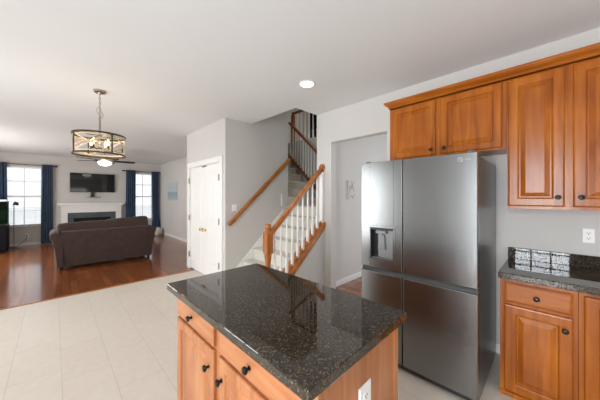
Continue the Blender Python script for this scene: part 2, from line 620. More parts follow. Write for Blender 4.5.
def window_y(n, hole, x, cols, rows):
    ya, yb, za, zb = hole
    r = sroot('window_%d' % n)
    f = MB(); t = .05
    xa, xb = x - .10, x - .05
    for a in ((ya, ya + t, za, zb), (yb - t, yb, za, zb), (ya + t, yb - t, za, za + t), (ya + t, yb - t, zb - t, zb)):
        f.box(xa, xb, a[0], a[1], a[2], a[3])
    for k in range(1, cols):
        y = ya + (yb - ya) * k / cols
        f.box(xa + .01, xb - .01, y - .014, y + .014, za + t, zb - t)
    for k in range(1, rows):
        z = za + (zb - za) * k / rows
        f.box(xa + .01, xb - .01, ya + t, yb - t, z - .014, z + .014)
    f.build('window_frame', 'trim', r)
    MB().box(x - .077, x - .073, ya + t, yb - t, za + t, zb - t).build('window_pane', 'glass', r)
    return r


window_x(1, W1, YF, -1, 2, 4)
window_x(2, W2, YF, -1, 2, 4)
window_y(3, LH[0], XL, 3, 7)
window_y(4, LH[1], XL, 3, 3)
window_y(5, LH[2], XL, 4, 2)
window_x(6, BH[0], YB, 1, 4, 2)

# outside, glimpsed through the living room windows
struct('ground', MB().box(-30, 40, YF + 1, YF + 60, -.6, -.5), 'lawn')

# baseboards and casings
bh, bt = .09, .014


def bb(name, *a):
    struct('baseboard_' + name, MB().box(*a, .004), 'trim')


bb('back', XL, .10, YF - bt, YF, 0, bh)
bb('back_2', 1.80, 3.05, YF - bt, YF, 0, bh)
bb('living_right', 3.05 - bt, 3.05, 5.42, YF - bt, 0, bh)
bb('closet_end', 2.0, 3.05, 5.42, 5.42 + bt, 0, bh)
bb('stair', 2.0, 2.02, 3.76 - bt, 3.76, 0, bh)
bb('hall', 3.10, 4.5, 2.47 - bt, 2.47, 0, bh)
bb('column', XR - bt, XR, 2.337, 2.45, 0, bh)
bb('right', XR - bt, XR, .272, 1.45, 0, bh)

# closet door: casing, two leaves with panels, hinges, knobs
cs = MB()
cs.box(1.98, 2.0, 3.845, 3.935, 0, 2.165, .004)
cs.box(1.98, 2.0, 5.255, 5.345, 0, 2.165, .004)
cs.box(1.98, 2.0, 3.935, 5.255, 2.075, 2.165, .004)
cs.box(1.992, 2.10, 3.935, 3.947, 0, 2.075)
cs.box(1.992, 2.10, 5.243, 5.255, 0, 2.075)
cs.box(1.992, 2.10, 3.947, 5.243, 2.063, 2.075)
struct('trim_2', cs, 'trim', label='white casing around the closet doors')
struct('trim_3', MB().box(1.992, 2.0, 3.76, 3.845, 0, bh), 'trim')
dr = sroot('door_1')
for (ya, yb, kn) in ((3.950, 4.594, 4.535), (4.598, 5.240, 4.660)):
    f = lambda u, v, q: (2.035 - q, u, v)
    leaf = MB()
    leaf.box(2.012, 2.035, ya, yb, .012, 2.06)
    lo = leaf.build('leaf', 'door', dr)
    pn = MB()
    u0, u1 = ya + .13, yb - .13
    um, uh = (u0 + u1) / 2, (u1 - u0) / 2
    for (v0, v1, arch) in ((.22, .80, 0.0), (.98, 1.86, .075)):
        def ring(d, q):
            pts = [(u0 + d, v0 + d), (u1 - d, v0 + d)]
            for a in range(9):
                t_ = 1 - a / 4
                pts.append((um + (uh - d) * t_, v1 - d + arch * (1 - t_ * t_)))
            return [pn.bm.verts.new(f(u, v, q)) for u, v in pts]
        rg = [ring(0, .0225), ring(.004, .027), ring(.014, .0235), ring(.024, .0235), ring(.048, .0265)]
        for A, B in zip(rg, rg[1:]):
            for k in range(len(A)):
                pn.bm.faces.new((A[k], A[(k + 1) % len(A)], B[(k + 1) % len(A)], B[k]))
        pn.bm.faces.new(list(reversed(rg[0]))); pn.bm.faces.new(rg[-1])
    pn.build('raised_panels', 'door', lo)
    kb = MB().lathe([(.0, 0), (.026, .0), (.026, .006), (.012, .010), (.012, .03), (.026, .038), (.030, .05), (.022, .062), (0, .065)], (2.012, kn, .855), (-1, 0, 0), 18)
    kb.build('knob', 'brass', lo, True)
for y in (3.942, 5.248):
    for z in (.30, 1.05, 1.80):
        MB().tube([(1.977, y, z - .055), (1.977, y, z + .055)], .010, 8).box(1.974, 1.981, y - .018, y + .018, z - .05, z + .05).build('hinge', 'hinge', dr)
MB().box(1.998, 2.010, 4.50, 4.66, 2.03, 2.055).build('ball_catch', 'hinge', dr)

# ================================================================ stairs
RI, RU = .185, .205
X1 = 2.52 - 2 * RU
t = thing('staircase', 'cream carpeted lower stair flight rising from behind the island to its landing', 'staircase', (2.3, 3.1, 0))
fl = MB()
prof = [(X1, 0)]
for k in range(7):
    x = X1 + RU * k
    prof += [(x + .012, RI * k), (x + .012, RI * (k + 1) - .03), (x - .012, RI * (k + 1) - .022), (x - .012, RI * (k + 1) - .006), (x, RI * (k + 1))]
xl = X1 + RU * 6
prof = [p for i, p in enumerate(prof) if i != 0]
prof += [(4.48, RI * 7), (4.48, RI * 7 - .2), (xl + .25, RI * 7 - .2), (X1 + .35, 0)]
fl.prism_y(prof, 2.626, 3.742)
fl.build('carpeted_flight', 'carpet', t)
Z7 = RI * 7
R2, U2 = (2.92 - Z7) / 9, .195
Y2 = 3.757
fu = MB()
prof = []
for k in range(9):
    y = Y2 + U2 * k; z = Z7 + R2 * k
    prof += [(y + .012, z), (y + .012, z + R2 - .03), (y - .012, z + R2 - .022), (y - .012, z + R2 - .006), (y, z + R2)]
prof += [(6.19, 2.92), (6.19, 2.72), (Y2 + U2 * 9.3, 2.70), (Y2 + .3, Z7), ]
fu.prism_x(prof, 3.39, 4.36)
t2 = thing('staircase', 'shaded upper stair flight turning away from the landing', 'staircase', (3.9, 3.9, Z7))
fu.build('carpeted_flight', 'carpet', t2)
MB().box(3.39, 4.36, 3.745, 4.02, Z7 - .2, Z7 - .002).build('bottom_edge', 'carpet', t2)
# skirt boards on the stair wall
sl = RI / RU
sk = MB()
za = lambda x: .293 + .902 * (x - 2.216)
sk.prism_y([(2.02, .0), (2.35, 0), (3.25, za(3.25) - .28), (3.25, za(3.25)), (2.02, max(.09, za(2.02)))], 3.744, 3.76)
sk.box(3.20, 3.225, 3.744, 3.76, Z7 + .0, Z7 + .23)
sk.build('skirt_board', 'trim', t)
# slanting wooden cap on the understair wall
zc = lambda x: .415 + .89 * (x - 2.306) + .0
cp = MB()
cp.prism_y([(1.99, zc(1.99)), (2.975, zc(2.975)), (2.975, zc(2.975) + .072), (1.99, zc(1.99) + .072)], 2.437, 2.625)
cp.build('slanting_cap', 'rail', t)

bx = [2.03 + .1035 * k for k in range(10)]
railz = lambda x: 1.015 + .905 * (x - 1.968)
b1 = thing('stair_balustrade', 'oak handrail and newel post with white balusters, nearest the island', 'balustrade', (1.92, 2.51, 0), None)
nw = MB()
nw.lathe([(.052, 0), (.052, .10), (.040, .12), (.033, .20), (.033, .60), (.038, .66), (.044, .70), (.048, .73), (.044, .77)], (1.92, 2.51, 0), seg=20)
nw.box(1.870, 1.970, 2.460, 2.560, .755, 1.03, .010)
nw.lathe([(.030, 1.02), (.042, 1.035), (.030, 1.055), (.040, 1.07), (.046, 1.10), (.036, 1.125), (.012, 1.135)], (1.92, 2.51, 0), seg=20)
nw.build('newel_post', 'newel', b1, True)
hr = MB()


def rail_section(mb, p0, p1, wd=.030, hg=.032):
    """a shaped handrail swept from p0 to p1"""
    a, b = Vector(p0), Vector(p1)
    d = (b - a).normalized()
    side = d.cross(Vector((0, 0, 1))).normalized()
    up = side.cross(d)
    sec = [(-.75, -1), (.75, -1), (.80, -.55), (1, -.1), (1, .35), (.75, .75), (.3, 1), (-.3, 1), (-.75, .75), (-1, .35), (-1, -.1), (-.80, -.55)]
    A = [mb.bm.verts.new(a + side * s * wd + up * q * hg) for s, q in sec]
    B = [mb.bm.verts.new(b + side * s * wd + up * q * hg) for s, q in sec]
    n = len(sec)
    for k in range(n):
        mb.bm.faces.new((A[k], A[(k + 1) % n], B[(k + 1) % n], B[k]))
    mb.bm.faces.new(list(reversed(A))); mb.bm.faces.new(B)


rail_section(hr, (1.965, 2.51, railz(1.965)), (2.965, 2.51, railz(2.965)))
hr.build('handrail', 'rail', b1, True)
MB().lathe([(.062, 0), (.062, .010), (.050, .018)], (2.979, 2.51, railz(2.965) + .005), (-1, 0, 0), 24).build('rosette', 'rail', b1, True)
for x in bx:
    z0 = zc(x) + .07; z1 = railz(x) - .02
    m = MB()
    m.box(x - .017, x + .017, 2.493, 2.527, z0, z0 + .20, .003)
    m.lathe([(.012, z0 + .20), (.016, z0 + .215), (.011, z0 + .235), (.016, z0 + .26), (.015, z0 + .36), (.010, z1)], (x, 2.51, 0), seg=10)
    m.build('baluster', 'trim', b1, True)
MB().box(2.945, 2.978, 2.475, 2.545, zc(2.96) + .07, railz(2.96) - .06, .004).build('half_post', 'trim', b1)
# saw-tooth fillets between the balusters
for x0, x1 in zip(bx, bx[1:]):
    fi = MB()
    xm = x1 - .02
    fi.prism_y([(xm - .035, zc(xm - .035) + .08), (xm + .003, zc(xm) + .08), (xm + .003, zc(xm) + .115)], 2.496, 2.524)
    fi.build('fillet', 'rail', b1)

# wall handrail
wr = thing('wall_handrail', 'oak handrail mounted on the gray wall, bare of any balusters', 'handrail', (2.02, 3.69, 1.0))
m = MB()
wz = lambda x: 1.013 + .908 * (x - 2.016)
rail_section(m, (2.02, 3.685, wz(2.02)), (3.36, 3.685, wz(3.36)), .028, .030)
m.build('rail', 'rail', wr, True)
for x in (2.16, 2.72, 3.26):
    m = MB().tube([(x, 3.685, wz(x) - .03), (x, 3.70, wz(x) - .07), (x, 3.757, wz(x) - .085)], .007, 8)
    m.lathe([(.026, 0), (.026, .006), (.010, .010)], (x, 3.758, wz(x) - .085), (0, -1, 0), 14)
    m.build('bracket', 'brass', wr, True)

# balustrade of the upper flight
zu = lambda y: 1.632 + .925 * (y - 3.79)
b2 = thing('stair_balustrade', 'dark oak sloping balustrade with white balusters beside the shaded upper flight', 'balustrade', (4.40, 3.7, Z7))
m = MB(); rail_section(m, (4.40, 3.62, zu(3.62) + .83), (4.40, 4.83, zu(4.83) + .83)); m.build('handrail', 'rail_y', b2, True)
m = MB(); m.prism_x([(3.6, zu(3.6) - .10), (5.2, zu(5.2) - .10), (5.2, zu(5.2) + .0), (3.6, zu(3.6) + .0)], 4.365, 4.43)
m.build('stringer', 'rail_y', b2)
for k in range(13):
    y = 3.68 + k * .092
    m = MB()
    m.box(4.384, 4.416, y - .016, y + .016, zu(y) - .02, zu(y) + .20, .003)
    m.lathe([(.012, zu(y) + .20), (.015, zu(y) + .25), (.010, zu(y) + .80)], (4.40, y, 0), seg=8)
    m.build('baluster', 'trim', b2, True)
# guard of the upper hall
b3 = thing('hall_balustrade', 'level oak rail with newel and balusters edging the upper hall', 'balustrade', (4.55, 4.3, 2.92))
m = MB(); m.box(4.50, 4.585, 4.80, 4.885, 2.62, 3.66, .006)
m.lathe([(.03, 3.66), (.045, 3.68), (.04, 3.73), (.01, 3.745)], (4.542, 4.842, 0), seg=14)
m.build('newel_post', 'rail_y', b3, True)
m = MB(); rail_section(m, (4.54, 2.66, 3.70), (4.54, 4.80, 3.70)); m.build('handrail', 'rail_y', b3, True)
for k in range(15):
    y = 2.74 + k * .138
    m = MB(); m.box(4.524, 4.556, y - .016, y + .016, 2.90, 3.14, .003)
    m.lathe([(.011, 3.14), (.013, 3.2), (.009, 3.68)], (4.54, y, 0), seg=8)
    m.build('baluster', 'trim', b3, True)

# ================================================================ kitchen: island
def knob(parent, p, axis, mat='black_metal'):
    m = MB().lathe([(.0, 0), (.009, 0), (.008, .004), (.006, .010), (.008, .014), (.015, .018), (.017, .024), (.013, .030), (.0, .032)], p, axis, 16)
    return m.build('knob', mat, parent, True)


IX0, IX1, IY0, IY1 = .585, 1.155, .52, 1.712
fI = lambda u, v, q: (IX0 - q, u, v)


def island_unit(label, y0, y1, d0, d1, kn_door, kn_drawer):
    r = thing('island_cabinet', label, 'cabinet', ((IX0 + IX1) / 2, (y0 + y1) / 2, 0), 'cabinet units of the island')
    b = MB()
    b.box(IX0, IX1, y0, y1, .10, .872)
    b.box(IX0 + .07, IX1 - .02, y0 + .02, y1 - .02, 0, .10)
    body = b.build('carcass', 'isl', r)
    q = MB().loops(fI, [(d0, d1, .715, .845, 0), (d0, d1, .715, .845, .016), (d0 + .012, d1 - .012, .727, .833, .021)])
    dw = q.build('drawer', 'isl_h', r)
    knob(dw, (IX0 - .021, kn_drawer, .775), (-1, 0, 0))
    d = MB().raised_panel(fI, d0, d1, .115, .695, .021, .062, .03)
    do = d.build('door', 'isl', r)
    knob(do, (IX0 - .021, kn_door, .60), (-1, 0, 0))
    return r, body


u1, _ = island_unit('island cabinet unit nearest the living room, with the narrower drawer front', 1.165, IY1, 1.19, 1.70, 1.235, 1.455)
u2, body2 = island_unit('island cabinet unit with the outlet in its end panel', IY0, 1.163, .555, 1.135, 1.095, .86)
m = MB(); m.box(IX0 - .001, IX0 + .03, IY0 - .012, IY0, 0, .872).box(IX1 - .03, IX1 + .004, IY0 - .012, IY0, 0, .872).box(IX0 + .03, IX1 - .03, IY0 - .006, IY0, 0, .872)
m.build('end_panel', 'isl', u2)
m = MB(); m.box(.515, 1.21, .487, 1.735, .875, .915, .004, 2)
tag(m.build('worktop', 'granite'), 'polished black brown speckled granite slab on the kitchen island', 'countertop')


def outlet(label, p, nrm, w=.072, h=.115, cat='outlet', kind='outlet', group=None):
    """wall plate at p facing nrm (axis aligned)"""
    n = Vector(nrm); s = Vector((0, 0, 1)).cross(n)
    f = lambda u, v, q: tuple(Vector(p) + s * u + Vector((0, 0, v)) + n * q)
    r = thing('wall_outlet' if kind == 'outlet' else 'light_switch', label, cat, p, group)
    MB().loops(f, [(-w / 2, w / 2, -h / 2, h / 2, 0), (-w / 2, w / 2, -h / 2, h / 2, .003), (-w / 2 + .005, w / 2 - .005, -h / 2 + .005, h / 2 - .005, .007)]).build('cover_plate', 'white_plastic', r)
    if kind == 'outlet':
        for dz in (-.02, .02):
            k = MB().loops(f, [(-.017, .017, dz - .014, dz + .014, .006), (-.017, .017, dz - .014, dz + .014, .009)]).build('socket', 'white_plastic', r)
            sl_ = MB()
            for du in (-.007, .007):
                sl_.loops(f, [(du - .0015, du + .0015, dz - .002, dz + .008, .0085), (du - .0015, du + .0015, dz - .002, dz + .008, .0095)])
            sl_.loops(f, [(-.003, .003, dz - .010, dz - .005, .0085), (-.003, .003, dz - .010, dz - .005, .0095)])
            sl_.build('slots', 'slot', k)
    else:
        for du in (-w / 4, w / 4):
            MB().loops(f, [(du - .016, du + .016, -.032, .032, .006), (du - .016, du + .016, -.032, .032, .009), (du - .013, du + .013, -.028, .028, .011)]).build('rocker', 'white_plastic', r)
    return r


outlet('white outlet on the end panel of the island, under the granite', (.865, IY0 - .007, .675), (0, -1, 0), .085, .125)
outlet('white outlet on the wall above the right counter', (2.979, -.212, 1.165), (-1, 0, 0), .068, .115)
outlet('white double light switch just above the low end of the wall handrail', (2.165, 3.759, 1.285), (0, -1, 0), .092, .118, 'switch', 'switch')

# ================================================================ kitchen: right run
BX = 2.39
fB = lambda u, v, q: (BX - q, u, v)
b = thing('base_cabinet', 'cherry base cabinet with one drawer over a door, beside the fridge', 'cabinet', (2.68, .07, 0), 'base cabinets along the right wall')
m = MB(); m.box(BX, XR - .003, -.128, .266, .0, .868).box(BX - .012, BX, -.128, .268, 0, .035, .003)
m.build('carcass', 'cab', b)
d = MB().loops(fB, [(-.106, .240, .70, .842, 0), (-.106, .240, .70, .842, .015), (-.092, .226, .714, .828, .021)]).build('drawer', 'cab_h', b)
knob(d, (BX - .021, .065, .765), (-1, 0, 0))
d = MB().raised_panel(fB, -.106, .240, .048, .680, .021, .068, .028).build('door', 'cab', b)
knob(d, (BX - .021, -.070, .598), (-1, 0, 0))
b = thing('base_cabinet', 'cherry base cabinet with a full height door, cut by the picture edge', 'cabinet', (2.68, -.36, 0), 'base cabinets along the right wall')
m = MB(); m.box(BX, XR - .003, -.60, -.130, .0, .868).box(BX - .012, BX, -.60, -.130, 0, .035, .003)
m.build('carcass', 'cab', b)
d = MB().raised_panel(fB, -.58, -.152, .048, .842, .021, .068, .028).build('door', 'cab', b)
knob(d, (BX - .021, -.545, .60), (-1, 0, 0))
ct = thing('worktop', 'polished black granite counter with low backsplash beside the fridge', 'countertop', (2.66, -.16, .872))
MB().box(2.34, XR - .003, -.62, .272, .872, .915, .006, 2).build('slab', 'granite', ct)
MB().box(XR - .023, XR - .002, -.62, .272, .9155, 1.012, .002).build('backsplash', 'granite', ct)

UX = 2.65
fU = lambda u, v, q: (UX - q, u, v)
CT = 2.43
b = thing('wall_cabinet', 'short two door cherry wall cabinet above the fridge', 'cabinet', (2.81, .75, 1.87), 'wall cabinets under the crown')
m = MB(); m.box(UX, XR - .003, .252, 1.252, 1.868, CT); m.build('carcass', 'cab', b)
d = MB().raised_panel(fU, .785, 1.218, 1.885, CT - .012, .02, .062, .03).build('door', 'cab', b); knob(d, (UX - .02, .822, 1.935), (-1, 0, 0))
d = MB().raised_panel(fU, .282, .742, 1.885, CT - .012, .02, .062, .03).build('door', 'cab', b); knob(d, (UX - .02, .706, 1.935), (-1, 0, 0))
b = thing('wall_cabinet', 'tall two door cherry wall cabinet above the granite counter', 'cabinet', (2.81, -.1, 1.38), 'wall cabinets under the crown')
m = MB(); m.box(UX, XR - .003, -.475, .250, 1.39, CT).box(UX + .005, XR - .02, -.47, .245, 1.375, 1.39); m.build('carcass', 'cab', b)
d = MB().raised_panel(fU, -.076, .242, 1.398, CT - .012, .02, .066, .03).build('door', 'cab', b); knob(d, (UX - .02, -.042, 1.468), (-1, 0, 0))
d = MB().raised_panel(fU, -.442, -.116, 1.398, CT - .012, .02, .066, .03).build('door', 'cab', b); knob(d, (UX - .02, -.156, 1.468), (-1, 0, 0))
# crown
m = MB()
cr = [(0, CT), (0, 2.44), (.012, 2.445), (.012, 2.458), (.020, 2.466), (.036, 2.476), (.048, 2.490), (.050, 2.494), (.050, 2.508), (0, 2.508)]
pf = lambda y, e: (lambda a, z: (UX - a, y + (a if e else 0), z))
m.prism([(a, z) for a, z in cr] , pf(-.475, False), pf(1.252, True))
m.prism([(a, z) for a, z in cr], lambda a, z: (UX - a, 1.252 + a, z), lambda a, z: (XR - .003, 1.252 + a, z))
m.box(UX, XR - .003, -.475, 1.252, CT, 2.50)
tag(m.build('crown_molding', 'cab_h'), 'cherry crown molding running along the tops of the wall cabinets', 'molding')

# ================================================================ fridge
FX = 2.063
fr = thing('refrigerator', 'stainless four door refrigerator with ice and water dispenser', 'refrigerator', (2.47, .80, 0))
FY0, FY1, FM = .348, 1.257, .868
m = MB(); m.box(2.145, 2.885, FY0 + .006, FY1 - .006, .02, 1.765, .006)
m.box(2.16, 2.86, FY0 + .03, FY1 - .03, 0, .03)
body = m.build('body', 'steel_side', fr)
m = MB(); m.box(2.130, 2.146, FY0 + .012, FY1 - .012, .06, 1.76)
m.build('door_gasket', 'dark_gap', fr)
ZS0, ZS1 = .795, .832
up = MB(); up.box(FX, 2.13, FY0, FM - .004, ZS1, 1.785, .006, 2)
upr = up.build('door', 'steel', fr)
lo = MB(); lo.box(FX, 2.13, FY0, FM - .004, .06, ZS0, .006, 2); lo.build('door', 'steel', fr)
lo = MB(); lo.box(FX, 2.13, FM + .004, FY1, .06, ZS0, .006, 2); lo.build('door', 'steel', fr)
# the dispenser door, built round its recess
DY0, DY1, DZ0, DZ1 = .948, 1.160, .912, 1.195
ld = MB()
ld.box(FX, 2.13, FM + .004, DY0, ZS1, 1.785, .004)
ld.box(FX, 2.13, DY1, FY1, ZS1, 1.785, .004)
ld.box(FX, 2.13, DY0 - .006, DY1 + .006, DZ1, 1.785, .0)
ld.box(FX, 2.13, DY0 - .006, DY1 + .006, ZS1, DZ0, .0)
ldo = ld.build('door', 'steel', fr)
m = MB(); e = .022
m.box(FX - .006, FX + .002, DY0 - e, DY1 + e, DZ1, DZ1 + e, .002).box(FX - .006, FX + .002, DY0 - e, DY1 + e, DZ0 - e, DZ0, .002)
m.box(FX - .006, FX + .002, DY0 - e, DY0, DZ0, DZ1, .002).box(FX - .006, FX + .002, DY1, DY1 + e, DZ0, DZ1, .002)
m.build('dispenser_frame', 'steel', ldo)
m = MB(); m.box(2.118, 2.128, DY0, DY1, DZ0, DZ1).box(FX + .003, 2.12, DY1 - .004, DY1 + .004, DZ0, DZ1).box(FX + .003, 2.12, DY0 - .004, DY0 + .004, DZ0, DZ1)
m.box(FX + .003, 2.12, DY0, DY1, DZ1 - .02, DZ1).box(FX + .003, 2.12, DY0, DY1, DZ0, DZ0 + .008)
m.build('dispenser_recess', 'dark_gap', ldo)
MB().box(2.112, 2.119, DY0 + .006, DY1 - .05, DZ0 + .012, DZ1 - .022, .002).build('dispenser_back_plate', 'back_plate', ldo)
m = MB(); m.prism_x([(1.035, 1.00), (1.105, 1.00), (1.095, 1.13), (1.045, 1.13)], 2.095, 2.105).build('dispenser_paddle', 'grey_plastic', ldo)
m = MB(); m.box(2.08, 2.118, 1.02, 1.12, 1.14, 1.17, .004).tube([(2.09, 1.07, 1.145), (2.09, 1.07, 1.11)], .008, 8).build('dispenser_nozzle', 'grey_plastic', ldo)
MB().box(FX + .004, 2.116, DY0 + .01, DY1 - .01, DZ0 + .008, DZ0 + .014).build('drip_grille', 'grey_plastic', ldo)
# pocket strip between upper and lower doors
m = MB(); m.prism_y([(FX + .012, ZS0 - .002), (2.128, ZS0 - .002), (2.128, ZS1 + .002), (FX + .035, ZS1 + .002)], FY0 + .002, FY1 - .002)
m.build('pocket_handle', 'pocket', fr)
for y in (FY0 + .05, FY1 - .05):
    MB().box(2.09, 2.19, y - .02, y + .02, 1.766, 1.80, .005).build('hinge_cover', 'steel_side', fr)
m = MB(); m.box(2.09, 2.13, FY0 + .02, FY1 - .02, .02, .055); m.build('kick_grille', 'dark_gap', fr)
# round emblem and lettering high on the right hand door
lg = MB()
lg.lathe([(.0175, 0), (.0175, .0015), (.0145, .0015), (.0145, 0)], (FX, .452, 1.738), (-1, 0, 0), 24, cap=False)
lg.box(FX - .0015, FX, .449, .452, 1.731, 1.746).box(FX - .0015, FX, .440, .452, 1.731, 1.734)
lg.lathe([(0, 0), (.003, 0), (.003, .0015), (0, .0015)], (FX, .458, 1.744), (-1, 0, 0), 10, cap=False)
lgo = lg.build('emblem', 'logo', upr)
tx = bpy.data.curves.new('lettering', 'FONT'); tx.body = 'LG'; tx.size = .028; tx.extrude = .0007; tx.align_x = 'LEFT'; tx.align_y = 'CENTER'
to = bpy.data.objects.new('lettering', tx); COL.objects.link(to); to.parent = upr
tx.materials.append(M['logo'])
bpy.context.view_layer.update()
lm = bpy.data.meshes.new_from_object(to)
bpy.data.objects.remove(to)
to = bpy.data.objects.new('lettering', lm); COL.objects.link(to); to.parent = upr
to.location = Vector((FX - .0008, .424, 1.738)) - Vector(fr.location)
to.rotation_euler = (PI / 2, 0, -PI / 2)

# ================================================================ ceiling downlight and chandelier
dl = thing('recessed_light', 'lit round recessed light in the kitchen ceiling', 'ceiling light', (2.074, 1.976, CZ))
MB().lathe([(.098, 0), (.098, -.006), (.085, -.010), (.074, -.004), (.074, 0)], (2.074, 1.976, CZ), seg=32, cap=False).build('trim_ring', 'white_plastic', dl, True)
MB().lathe([(0, -.001), (.075, -.001), (.075, -.003), (0, -.003)], (2.074, 1.976, CZ), seg=32, cap=False).build('lens', 'can', dl)
pl = bpy.data.lights.new('downlight_beam', 'SPOT'); pl.energy = 30; pl.spot_size = 2.2; pl.spot_blend = .8; pl.shadow_soft_size = .07; pl.color = (1, .93, .82)
po = bpy.data.objects.new('downlight_beam', pl); COL.objects.link(po); po.location = (2.074, 1.976, CZ - .02)

cx, cy = .40, 3.90
ch = thing('chandelier', 'lit drum chandelier with crossed bands hanging over the tile floor', 'chandelier', (cx, cy, CZ))
MB().lathe([(.0, 0), (.066, 0), (.066, -.012), (.056, -.022), (.02, -.026), (.012, -.045), (0, -.045)], (cx, cy, CZ - .001), seg=28, cap=False).build('ceiling_canopy', 'nickel', ch, True)
ck = MB()
z = CZ - .045
i = 0
while z > 2.47:
    pts = []
    for k in range(10):
        a = 2 * PI * k / 10
        dx, dz = .008 * math.cos(a), .019 * math.sin(a)
        pts.append((cx + (dx if i % 2 else 0), cy + (0 if i % 2 else dx), z - .015 + dz))
    ck.tube(pts, .0036, 6, closed=True)
    z -= .030; i += 1
ck.build('chain', 'nickel', ch, True)
wl = MB()
for s in (-1, 1):
    wl.tube([(cx + s * .004, cy, 2.56), (cx + s * .022, cy + s * .01, 2.54 - .02 * s), (cx + s * .034, cy, 2.50 - .03 * s), (cx + s * .02, cy, 2.47 - .03 * s), (cx + s * .005, cy, 2.47)], .003, 6)
wl.build('slack_wire', 'nickel', ch, True)
ZT, ZB, RR = 2.225, 1.985, .262
MB().lathe([(.008, 2.46), (.011, 2.44), (.011, 2.13), (.022, 2.11), (.022, 2.07), (0, 2.06)], (cx, cy, 0), seg=14).build('stem', 'nickel', ch, True)


def hoop(mb, z0, z1, r, t=.006, seg=56):
    mb.lathe([(r, z0), (r, z1), (r - t, z1), (r - t, z0), (r, z0)], (cx, cy, 0), seg=seg, cap=False)


hp = MB(); hoop(hp, ZT - .016, ZT + .006, RR); hp.build('top_hoop', 'bronze', ch, True)
hp = MB(); hoop(hp, ZB - .006, ZB + .012, RR); hp.build('bottom_hoop', 'bronze', ch, True)
A0 = .35
for k in range(4):
    a = A0 + k * PI / 2
    p = MB().tube([(cx + (RR - .003) * math.cos(a), cy + (RR - .003) * math.sin(a), ZB), (cx + (RR - .003) * math.cos(a), cy + (RR - .003) * math.sin(a), ZT)], .008, 8)
    p.build('upright', 'bronze', ch, True)
for k in range(4):
    for s in (0, 1):
        bnd = MB()
        def g(u, v, k=k, s=s):
            a = A0 + (k + u) * PI / 2
            zz = (ZB + .018) + (ZT - ZB - .036) * ((1 - u) if s else u) + (v - .5) * .020
            r = RR - .008 - (.004 if s else 0)
            return (cx + r * math.cos(a), cy + r * math.sin(a), zz)
        bnd.grid(g, 18, 1)
        o = bnd.build('crossed_band', 'driftwood', ch, True)
        sm = o.modifiers.new('thick', 'SOLIDIFY'); sm.thickness = .004
for z0 in (ZT - .034, ZB + .020):
    hp = MB(); hoop(hp, z0, z0 + .013, RR - .008, .004); hp.build('pale_hoop', 'driftwood', ch, True)
cb = MB()
for k in range(2):
    a = A0 + k * PI / 2
    cb.tube([(cx - RR * math.cos(a), cy - RR * math.sin(a), ZT - .004), (cx + RR * math.cos(a), cy + RR * math.sin(a), ZT - .004)], .005, 8)
cb.build('crossbar', 'bronze', ch, True)
for k in range(4):
    a = A0 + .5 + k * PI / 2
    px, py = cx + .10 * math.cos(a), cy + .10 * math.sin(a)
    m = MB().tube([(cx, cy, 2.08), (cx + .05 * math.cos(a), cy + .05 * math.sin(a), 2.055), (px, py, 2.06)], .005, 8)
    m.lathe([(.016, 2.055), (.018, 2.065), (.011, 2.07), (.011, 2.10)], (px, py, 0), seg=12)
    ar = m.build('lamp_arm', 'bronze', ch, True)
    MB().lathe([(.007, 2.10), (.012, 2.115), (.015, 2.13), (.012, 2.15), (.005, 2.17), (.001, 2.185)], (px, py, 0), seg=14).build('bulb', 'bulb', ar, True)
pl = bpy.data.lights.new('chandelier_glow', 'POINT'); pl.energy = 4; pl.shadow_soft_size = .06; pl.color = (1, .72, .42)
po = bpy.data.objects.new('chandelier_glow', pl); COL.objects.link(po); po.location = (cx, cy, 2.16)

# ================================================================ living room
# ceiling fan
fx, fy = .98, 8.5
fn = thing('ceiling_fan', 'dark bladed ceiling fan with a glowing white bowl light', 'ceiling fan', (fx, fy, CZ))
MB().lathe([(.075, 0), (.075, -.02), (.05, -.06), (.016, -.07), (.016, -.20), (.07, -.215), (.105, -.24), (.11, -.30), (.085, -.335), (.06, -.345), (0, -.345)], (fx, fy, CZ), seg=28, cap=False).build('motor_housing', 'nickel', fn, True)
MB().lathe([(.105, -.345), (.15, -.355), (.155, -.37), (.135, -.42), (.09, -.45), (.04, -.463), (0, -.465)], (fx, fy, CZ), seg=28, cap=False).build('light_bowl', 'bowl', fn, True)
for k in range(5):
    a = math.radians(-4) + k * 2 * PI / 5
    d = Vector((math.cos(a), math.sin(a), 0)); s = Vector((-math.sin(a), math.cos(a), 0))
    C0 = Vector((fx, fy, CZ - .325))
    bl = MB()
    poly = [(.20, -.050), (.28, -.062), (.55, -.072), (.66, -.066), (.69, -.03), (.69, .03), (.66, .066), (.55, .072), (.28, .062), (.20, .050)]
    tl = lambda v: -v * .24
    bl.prism(poly, lambda u, v: C0 + d * u + s * v + Vector((0, 0, tl(v))), lambda u, v: C0 + d * u + s * v + Vector((0, 0, tl(v) + .008)))
    bo = bl.build('blade', 'blade', fn)
    MB().box(-.0, .0001, 0, .0001, 0, .0001)
    ir = MB().tube([C0 + d * .10, C0 + d * .16 + Vector((0, 0, -.008)), C0 + d * .26 + Vector((0, 0, -.004))], .012, 8)
    ir.build('blade_iron', 'bronze', bo, True)

# tv on the wall
tv = thing('television', 'black flat television on the wall above the mantel', 'television', (.96, YF - .06, 1.43))
MB().box(.365, 1.56, YF - .075, YF - .03, 1.632, 2.272, .006, 2).build('bezel', 'black_gloss', tv)
MB().box(.380, 1.545, YF - .0775, YF - .074, 1.652, 2.258).build('screen', 'screen', tv)
MB().box(.90, 1.02, YF - .03, YF - .0, 1.75, 2.1).build('wall_mount', 'black_gloss', tv)
MB().prism_y([(.885, 1.468), (.985, 1.468), (.965, 1.64), (.905, 1.64)], YF - .06, YF - .04).build('stand_neck', 'black_gloss', tv)
MB().box(.77, 1.15, YF - .15, YF - .005, 1.452, 1.468, .004).build('stand_foot', 'grey_plastic', tv)

